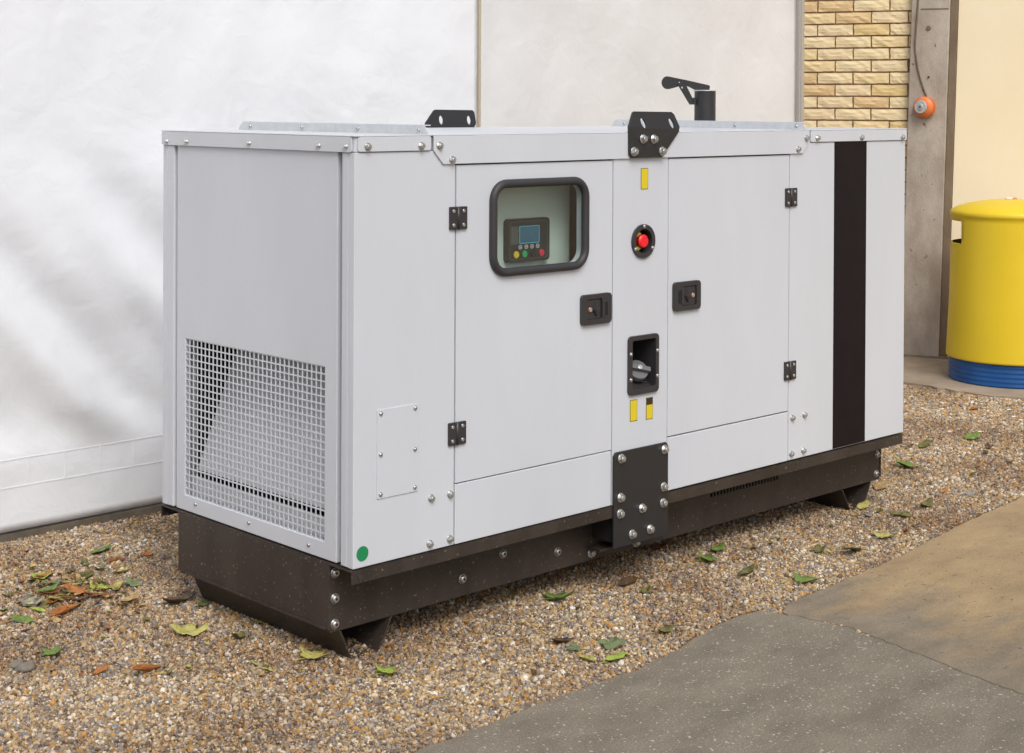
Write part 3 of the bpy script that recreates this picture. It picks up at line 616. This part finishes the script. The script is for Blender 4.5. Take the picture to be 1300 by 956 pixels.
# --- fuel filler recess
ff = MB().plate(XZ, rrect(1.209, 1.367, .374, .582, .016), [rrect(1.227, 1.350, .396, .566, .008)], -.010, -.0006).build('filler_frame', PLAST, cpil, bev=.003)
fb = MB(); fb.box(1.222, 1.226, .0, .13, .388, .572); fb.box(1.351, 1.355, .0, .13, .388, .572); fb.box(1.2265, 1.3505, .126, .13, .388, .572); fb.box(1.2265, 1.3505, .0, .1255, .568, .572)
fb.add([(1.2265, .002, .389), (1.3505, .002, .389), (1.3505, .1255, .45), (1.2265, .1255, .45)], [(0, 1, 2, 3)]); fb.build('filler_box', PLAST, cpil)
ax = Vector((-.22, -.72, .62)).normalized(); cc = Vector((1.310, .060, .428)); side = ax.cross(Vector((.80, -.1, -.42))).normalized(); alng = side.cross(ax).normalized()
fc = MB(); fc.cyl(cc, ax, .030, .030, .022, 24); fc.cyl(cc+ax*.022, ax, .040, .038, .020, 28); 
def bar(u, v, w_): return tuple(cc+ax*(.044+w_)+alng*u+side*v)
fc.xbox(bar, -.041, .041, -.009, .009, -.004, .014); fc.cyl(cc+ax*.058, ax, .010, .009, .002, 14, m=1); fc.build('filler_cap', [CAPM, ZINC], cpil, bev=.002)
MB().tube([(1.345, .03, .41), (1.318, .045, .455), (1.30, .05, .41), (1.345, .03, .405)], .0016, 6).build('cap_lanyard', ZINC, cpil)
bolts(B_SCR, ff, [(1.218, .52), (1.218, .43), (1.3585, .52), (1.3585, .43)], -.010, 'screw')
# --- stickers, stripe, plates
def sticker(p, x0, x1, z0, z1, cut=0):
    MB().box(x0, x1, -.0009, -.0003, z0, z1).build('sticker_edge', STB, p)
    b_ = .0022; zc = z1-cut
    MB().box(x0+b_, x1-b_, -.0016, -.001, z0+b_, (zc if cut else z1-b_)).build('sticker', YEL, p)
    if cut: MB().box(x0+b_, x1-b_, -.0016, -.001, zc, z1-b_).build('sticker_band', STK, p)
sticker(cpil, 1.224, 1.262, .281, .357); sticker(cpil, 1.309, 1.345, .277, .355, .026); sticker(cpil, 1.275, 1.313, 1.097, 1.172)
MB().box(2.441, 2.668, -.0012, -.0003, .008, 1.2505).build('black_stripe', DECAL, rp)
MB().plate(XZ, circ(.036, .045, .0225, n=32), [], -.0012, -.0003).build('green_dot', GREEN, lp)
ap = MB().plate(XZ, rrect(.089, .251, .199, .470, .004, 2), [], -.0028, -.0003).build('access_plate', PAINT, lp, bev=.0008)
bolts(B_SCR, ap, [(.103, .457), (.238, .457), (.103, .333), (.238, .330), (.103, .212), (.238, .212)], -.0028, 'screw')
bolts(B_MED, lp, [(.306, .167), (.385, .166), (.301, .025), (.384, .025)]); bolts(B_MED, rp, [(2.170, .170), (2.249, .172), (2.163, .030), (2.242, .031)])
# --- exhaust with rain cap
EX = Vector((2.515, .735, 1.30)); re = .047
ep_ = MB().cyl(EX+Vector((0, 0, .0008)), (0, 0, 1), re, re, .157, 32, caps=False).cyl(EX+Vector((0, 0, .0008)), (0, 0, 1), re-.004, re-.004, .157, 32, caps=False).build('exhaust_pipe', BLACK, gen)
tz = EX.z+.159
MB().cyl((EX.x, EX.y, EX.z+.0008), (0, 0, 1), .062, .062, .006, 28).build('exhaust_collar', GALV, ep_)
ad = Vector((-.93, .37, 0)).normalized(); an = Vector((-ad.y, ad.x, 0))
def ca(u, v, w_): return tuple(EX+ad*u+an*w_+Vector((0, 0, v)))
rc = MB(); rc.cyl((EX.x, EX.y, tz), (0, 0, 1), re+.006, re+.006, .003, 32, m=1)
hd = circ(.185, .193, .0285, n=20)
arm = [(-.020, .1622), (-.022, .180), (-.016, .184)]+[(.10, .206), (.17, .218)]+[(.185+.0285*math.cos(math.radians(a)), .193+.0285*math.sin(math.radians(a))) for a in range(80, -101, -20)]+[(.15, .172), (.13, .178), (.085, .178), (.05, .1625)]
rc.plate(ca, arm, [circ(.128, .194, .0048, n=12)], -.004, .004)
rc.plate(ca, [(.112, .206), (.140, .186), (.080, .098), (.050, .098), (.046, .124), (.068, .128)], [circ(.118, .172, .0048, n=12), circ(.064, .113, .0042, n=12)], .0045, .0095)
rc.plate(ca, [(.046, .098), (.075, .098), (.075, .128), (.046, .128)], [], -.004, .004)
rc.build('rain_cap', [BLACK, GALV], ep_)
# ------------------------------------------------------------------ litter bin
BY = mat('bin_yellow', (.70, .51, .018), .42, var=.05, vscale=3, speck=((.45, .33, .06), 24, .74)); BB = mat('bin_blue', (.006, .085, .30), .4, var=.25, vscale=8)
bc = gpix(1284, 484); bc.z = ZG+.016
def dpx(px, d=None): return px*((bc-CAM).dot(WX))/FPX
R0 = dpx(79)
lit = empty('litter_bin', bc, 'round yellow plastic litter bin with hooded lid and ribbed blue base', 'litter bin')
H0 = dpx(29); HT = dpx(238)
pr = [(0, .0005), (R0*.95, .0005)]
for k in range(5): z = H0*k/5; pr += [(R0*.975, z+H0*.02), (R0*.985, z+H0*.08), (R0*.965, z+H0*.15)]
pr += [(R0*.97, H0), (0, H0)]
MB().lathe(bc, pr, 56).build('base', BB, lit)
zo0, zo1, zr = dpx(173), dpx(201), dpx(206)
prof = [(R0*1.0, H0*.985), (R0*1.02, H0*1.0), (R0*1.02, H0*1.08), (R0*.975, zo0*.6), (R0*.955, zo0-.004), (R0*.955, zo0), (R0*.955, zo0+.03), (R0*.955, zo1-.02), (R0*.955, zo1), (R0*.955, zr), (R0*.965, zr+.004), (R0*.965, zr+.012)]
vb = bc-CAM; al_ = math.atan2(vb.x, -vb.y)     # the side opening
def skp(i, k):
    a = (2*math.pi*(i+.5)/72-al_+math.pi) % (2*math.pi)-math.pi
    return 5 <= k <= 7 and abs(a) < math.radians(36)
bo = MB().lathe(bc, prof, 72, skip=skp).build('body', BY, lit); md = bo.modifiers.new('thick', 'SOLIDIFY'); md.thickness = .007; md.offset = -1
zl = zr+.018
lidp = [(R0*.93, zl-.02), (R0*.965, zl-.014), (R0*.972, zl), (R0*.968, zl+.010), (R0*.96, zl+.018), (R0*.85, zl+.042), (R0*.65, zl+.066), (R0*.4, zl+.082), (R0*.18, zl+.088), (0.0005, zl+.089)]
MB().lathe(bc, lidp, 56).build('lid', BY, lit)
fp = MB(); fp.lathe(bc, [(0, H0*1.02), (R0*.9, H0*1.02), (R0*.9, zo0*.93), (R0*.87, zo0*.93), (R0*.87, H0*1.1), (0, H0*1.1)], 40); fp.build('liner', DARK, lit)
CIG = mat('paper_white', (.75, .73, .70), .7); FIL = mat('filter_tan', (.62, .30, .10), .7)
def butt(p, ang, label, r=.0045, L=.034, rz=0):
    d = Vector((math.cos(ang), math.sin(ang), rz)).normalized(); b = MB(); c = Vector(p)
    b.cyl(c, d, r, r, L, 10); b.cyl(c+d*L, d, r*1.02, r*1.02, L*.6, 10, m=1)
    tag(b.build('cigarette_end', [CIG, FIL], orig=p), label, 'cigarette end', 'cigarette ends')
butt((bc.x-.02, bc.y+.04, bc.z+zl+.094), math.atan2(RX.y, RX.x), 'white and tan cigarette end lying on top of the yellow bin lid', .006, .045)
for (x, y), lb_ in zip(((1194, 514), (1278, 523), (1284, 532), (1203, 551), (1241, 551), (1293, 536)), ('white cigarette end alone on gravel just off the pavement edge', 'slanted white cigarette end with tan filter in front of the blue bin base', 'white cigarette end beside a slanted one before the blue bin base', 'white cigarette end on gravel off the generator corner', 'pale cigarette end on gravel by a green leaf', 'short cigarette end furthest along the blue bin base')):
    q = gpix(x, y); q.z = ZG+.012; butt(q, math.atan2(RX.y, RX.x)+rnd.uniform(-.5, .5), lb_, .0042, .022)
# ------------------------------------------------------------------ fallen leaves
LC = {'green': ((.16, .23, .045), (.085, .135, .025)), 'lime': ((.34, .42, .07), (.20, .27, .04)), 'yellow': ((.46, .42, .13), (.30, .27, .07)), 'olive': ((.17, .16, .04), (.075, .07, .02)), 'tan': ((.46, .32, .14), (.27, .17, .07)),
      'orange': ((.42, .16, .035), (.25, .085, .02)), 'rust': ((.27, .095, .03), (.12, .045, .015)), 'brown': ((.12, .065, .025), (.05, .028, .012)), 'sage': ((.17, .21, .09), (.09, .115, .05)), 'grey': ((.30, .29, .25), (.16, .15, .13))}
LM = {k: mat('leaf_'+k, a, .55, var2=b, vscale=30, bump=.6, bscale=70, speck=(tuple(c*.35+.02 for c in b), 60, .66)) for k, (a, b) in LC.items()}
def leaf(x, y, size, kind, colr, rot, label, group=None, curl=None):
    r_ = random.Random(int(x*31+y*7)); q = gpix(x, y); dep = (q-CAM).dot(WX); sz = 1.3*size*dep/FPX/2
    n, rings = 30, 4; curl = curl if curl is not None else {'lobed': .60, 'oval': .85, 'curled': 1.3}[kind]
    vv = [(0, 0, 0)]; ph = r_.uniform(0, 6); ang2 = r_.uniform(-.4, .4)
    for k in range(1, rings+1):
        for i in range(n):
            a = 2*math.pi*i/n
            if kind == 'lobed':
                lob = abs(math.cos(2.5*a)); rr = .64+.36*lob**1.3; rr *= 1-.35*max(0, -math.cos(a))
                rr *= .94+.06*math.cos(15*a+ph)
                u, v = rr*math.cos(a), rr*math.sin(a)*1.05
            else:
                u = math.cos(a); v = .50*math.sin(a)*(1-.35*max(0, u)); u *= 1+.06*math.cos(9*a+ph)
            t = k/rings; u *= t; v *= t; vv.append((u, v, 0))
    def shape(u, v):
        if kind == 'curled':
            th = v*3.2; R = .30; y_ = R*math.sin(th); z = R*(1-math.cos(th))+.18*u*u
        else:
            y_ = v; z = curl*(.55*v*v+.35*u*u*math.cos(ang2*3))+.10*math.sin(3.1*u+ph)*math.cos(2.6*v)+.05*math.sin(6*u+5*v+ph)
        z += .04*abs(v)
        return u, y_, z
    vv = [shape(u, v) for u, v, _ in vv]
    fs = [(0, 1+i, 1+(i+1) % n) for i in range(n)]
    for k in range(rings-1):
        b0, b1 = 1+k*n, 1+(k+1)*n; fs += [(b0+i, b1+i, b1+(i+1) % n, b0+(i+1) % n) for i in range(n)]
    m = Matrix.Rotation(rot, 3, 'Z') @ Matrix.Rotation(r_.uniform(-.25, .25), 3, 'X') @ Matrix.Rotation(r_.uniform(-.2, .2), 3, 'Y')
    P = [m @ (Vector(v)*sz) for v in vv]; mz = min(p.z for p in P)
    zb = ZG+.0075
    org = Vector((q.x, q.y, zb))
    b = MB(); b.add([p+org-Vector((0, 0, mz)) for p in P], fs, 0, True)
    st = [m @ (Vector((-.62 if kind == 'lobed' else -.95, 0, .02))*sz), m @ (Vector((-1.1, .08, .06))*sz), m @ (Vector((-1.5, .22, .03))*sz)]
    if kind != 'curled': b.tube([p+org-Vector((0, 0, mz)) for p in st], .0016, 5)
    o = b.build('fallen_leaf', LM[colr], orig=org); md = o.modifiers.new('thick', 'SOLIDIFY'); md.thickness = .0007
    tag(o, label, 'leaf', group or 'fallen leaves on the gravel')
LV = [
 (129,703,26,'oval','green',.3,'long green leaf lying near the tarpaulin hem'), (108,718,20,'curled','olive',1.2,'dark curled olive leaf above the leaf pile by the tent'),
 (128,726,15,'lobed','sage',2,'small bluish green leaf above the leaf pile by the tent'), (143,716,16,'curled','orange',.4,'orange brown curled leaf beside a rust-red one near the tent'),
 (152,715,14,'curled','rust',2.2,'rust-red crumpled leaf beside an orange one near the tent'), (186,708,15,'oval','orange',.2,'small orange leaf between the leaf pile and skid corner'),
 (51,738,22,'lobed','lime',.8,'light green lobed leaf at the edge of the leaf pile'), (66,746,22,'oval','green',2.6,'dark green leaf in the leaf pile by the tent'),
 (60,755,28,'oval','green',.1,'long flat green leaf in the leaf pile by the tent'), (84,745,20,'curled','tan',1.9,'tan curled leaf in the middle of the leaf pile'),
 (109,757,26,'curled','tan',1.4,'upright tan crumpled leaf in the leaf pile by the tent'), (126,751,28,'lobed','lime',.5,'large light green lobed leaf in the leaf pile'),
 (151,749,30,'curled','yellow',.9,'pale yellow folded leaf at the leaf pile end toward the skid'), (131,761,16,'curled','rust',2.8,'rust-red crumpled leaf in the leaf pile by the tent'),
 (168,746,20,'lobed','sage',.3,'grey-green lobed leaf between leaf pile and skid'), (92,757,26,'oval','olive',3.0,'dark olive leaf in the leaf pile by the tent'),
 (38,772,24,'lobed','grey',1.0,'pale grey withered leaf below the leaf pile'), (57,773,18,'oval','olive',.7,'olive leaf below the leaf pile beside a grey one'),
 (48,779,18,'curled','lime',2.0,'pale green rolled leaf below the leaf pile'), (83,781,38,'curled','orange',.35,'long rust and orange curled leaf below the leaf pile'),
 (3,779,16,'oval','green',.4,'green leaf by itself left of the grey withered leaf'), (28,793,24,'oval','green',2.3,'slanted green oval leaf below the grey withered leaf'),
 (154,730,20,'oval','yellow',.2,'thin pale yellow leaf above the folded yellow leaf'), (166,766,26,'oval','tan',.1,'flat tan leaf between leaf pile and skid'),
 (76,763,24,'oval','lime',.1,'thin lime leaf in the leaf pile by the tent'), (120,744,22,'oval','olive',.6,'olive brown leaf behind the large light green lobed leaf'),
 (100,744,14,'lobed','lime',.2,'tiny lime leaf in the middle of the leaf pile'), (66,835,26,'lobed','green',.6,'bright green leaf alone on open gravel below the leaf pile'),
 (240,808,38,'lobed','yellow',.9,'pale yellow lobed leaf alone on gravel before the skid end'), (305,814,22,'lobed','olive',2.1,'olive crumpled leaf before the skid end'),
 (331,795,20,'lobed','yellow',1.8,'yellow green leaf against the skid foot'), (396,840,36,'lobed','yellow',.4,'large yellow green lobed leaf by the open end of the skid foot'),
 (328,848,18,'oval','yellow',1.9,'larger olive yellow leaf of a pair before the skid foot'), (337,854,16,'oval','yellow',2.1,'smaller olive yellow leaf of a pair before the skid foot'),
 (186,856,36,'curled','orange',.2,'long orange brown rolled leaf on open gravel'), (129,856,22,'oval','orange',.3,'flat orange leaf beside the long rolled orange leaf'),
 (258,771,20,'oval','sage',.7,'small sage green leaf beside the skid end plate'), (227,767,40,'oval','brown',.25,'dark brown decayed leaf beside the skid end plate'),
 (490,860,30,'lobed','lime',.5,'lime green leaf on gravel in front of the skid foot'), (40,742,16,'oval','brown',.9,'brown leaf at the outer edge of the leaf pile'),
 (707,765,34,'lobed','green',.35,'bright green lobed leaf on gravel before the bolted tie bracket'), (797,744,34,'curled','brown',.25,'dark brown curled leaf on gravel before the tie bracket'),
 (897,716,26,'lobed','green',.3,'bright green leaf on gravel right of the tie bracket'), (949,731,28,'oval','olive',.15,'flat olive leaf between the skid and concrete apron'),
 (912,702,24,'oval','green',.2,'green leaf close to the skid rail'), (836,700,26,'oval','rust',.2,'rust brown leaf under the tie bracket corner'),
 (820,755,16,'lobed','olive',1.3,'small dark olive leaf beside the dark brown curled leaf'), (730,829,20,'lobed','sage',2.2,'sage leaf in the clump by the concrete apron'),
 (746,841,24,'curled','yellow',1.5,'yellow brown curled leaf in the clump by the concrete apron'), (778,825,30,'lobed','sage',.6,'grey green lobed leaf at the concrete apron edge'),
 (783,840,32,'oval','lime',.1,'flat lime leaf touching the concrete apron edge'), (715,818,30,'oval','brown',.1,'grey brown decayed leaf near the clump by the apron'),
 (845,806,24,'oval','olive',.1,'olive leaf on gravel against the apron edge'), (867,683,22,'oval','olive',.2,'dark olive leaf in shade under the skid rail'),
 (1175,569,24,'oval','olive',.2,'dark olive leaf on gravel beyond the generator corner'), (1234,559,26,'oval','green',.1,'flat green leaf on gravel toward the yellow bin'),
 (1149,596,28,'lobed','green',.3,'bright green leaf on gravel off the black skid end'), (1254,571,16,'oval','brown',.5,'small dark brown leaf toward the yellow bin'),
 (1119,621,26,'oval','tan',.3,'tan olive leaf beside the far skid foot'), (1143,658,22,'curled','olive',2.0,'curled olive brown leaf on gravel past the far skid foot'),
 (1121,685,28,'lobed','yellow',.4,'yellow brown leaf on gravel near the tan concrete'), (1082,704,32,'oval','olive',.15,'long flat olive leaf near the tan concrete'),
 (1040,703,18,'lobed','olive',.8,'small round olive leaf beside the long flat olive leaf'), (1021,741,30,'lobed','green',.2,'green and olive leaf at the tan concrete edge'),
 (1177,645,22,'oval','olive',.2,'olive leaf on gravel beside the tan concrete path'), (1096,647,20,'oval','yellow',.1,'yellow olive leaf touching the far skid foot'),
 (1237,522,16,'curled','orange',.1,'orange leaf scrap on gravel by the pavement'), (1198,626,12,'oval','orange',.1,'tiny orange leaf scrap on gravel off the skid end'),
 (1232,630,14,'oval','grey',.1,'small grey withered leaf beside the tan concrete path'), (1102,658,14,'oval','grey',.2,'pale grey scrap of leaf in front of the far skid foot'),
 (950,640,14,'oval','brown',.2,'small brown leaf in shade under the slotted skid rail'), (640,712,16,'oval','brown',.2,'small brown leaf under the skid rail between foot and tie bracket'),
]
for t in LV: leaf(*t)
r5 = random.Random(5)
for k in range(22):
    x, y = r5.gauss(92, 34), r5.gauss(754, 15); c = ('orange', 'tan', 'rust', 'brown', 'olive')[k % 5]
    leaf(x, y, r5.uniform(14, 24), r5.choice(['curled', 'oval', 'curled', 'lobed']), c, r5.uniform(0, 6.3), {'orange': 'small orange', 'tan': 'small tan', 'rust': 'small rust-red', 'brown': 'small dark brown', 'olive': 'small olive'}[c]+' withered leaf inside the leaf pile by the tent', 'withered leaves in the leaf pile')
PEB = mat('loose_stone', (.21, .185, .15), .7, var=.4, vscale=30)
for x, y, sz, lb_ in ((33, 852, 26, 'large grey stone among the gravel in front of the leaf pile'), (20, 848, 22, 'dark mottled stone beside a large grey stone'), (265, 837, 8, 'small pale stone on gravel before the skid end'), (66, 738+60, 9, 'small grey stone below the leaf pile')):
    q = gpix(x, y); dep = (q-CAM).dot(WX); r = sz*dep/FPX/2; bm_ = bmesh.new(); bmesh.ops.create_icosphere(bm_, subdivisions=2, radius=1)
    vv = [(q.x+v.co.x*r*(1+.12*math.sin(5*v.co.y+x)), q.y+v.co.y*r*.8, ZG+.003+max(-.6, v.co.z)*r*.5+r*.25) for v in bm_.verts]; fs = [[v.index for v in f.verts] for f in bm_.faces]; bm_.free()
    tag(MB().add(vv, fs, 0, True).build('stone', PEB, orig=(q.x, q.y, ZG)), lb_, 'stone')
# ------------------------------------------------------------------ crumbled leaf litter
def litter():
    r_ = random.Random(21); b = MB()
    for i in range(420):
        if i < 190: x, y = r_.gauss(95, 55), r_.gauss(752, 22)
        elif i < 260: x = r_.uniform(20, 420); y = r_.uniform(690, 865)
        else: x = r_.uniform(420, 1290); y = r_.uniform(520, 865)
        if y < 640 and x < 1150: continue
        q = gpix(x, y)
        X, Y = np.array([q.x]), np.array([q.y])
        if inside(slab_g, X, Y)[0] or inside(slab_t, X, Y)[0] or inside(pave, X, Y)[0] or q.y > TY-.02: continue
        if -.1 < q.x < 3 and q.y > D: continue
        sz = r_.uniform(4, 10)*(q-CAM).dot(WX)/FPX/2*1.2; n = r_.randint(5, 7); a0 = r_.uniform(0, 6); el = r_.uniform(.35, .9); tl = r_.uniform(-.5, .5)
        ps = []
        for k in range(n):
            a = 2*math.pi*k/n; rr = sz*r_.uniform(.6, 1.2); u, v = rr*math.cos(a), rr*math.sin(a)*el
            ps.append((q.x+u*math.cos(a0)-v*math.sin(a0), q.y+u*math.sin(a0)+v*math.cos(a0), ZG+.009+max(0, sz*.5+u*tl+.3*abs(v))))
        c = (q.x, q.y, ZG+.009); mi = r_.choice([0, 0, 1, 2, 2, 3, 4, 1]); b.add([c]+ps, [(0, 1+k, 1+(k+1) % n) for k in range(n)], mi, False)
    o = b.build('leaf_litter', [LM['brown'], LM['olive'], LM['rust'], LM['tan'], LM['yellow']]); tag(o, 'crumbled brown and olive leaf fragments strewn over the gravel', 'leaf litter', kind='stuff')
litter()
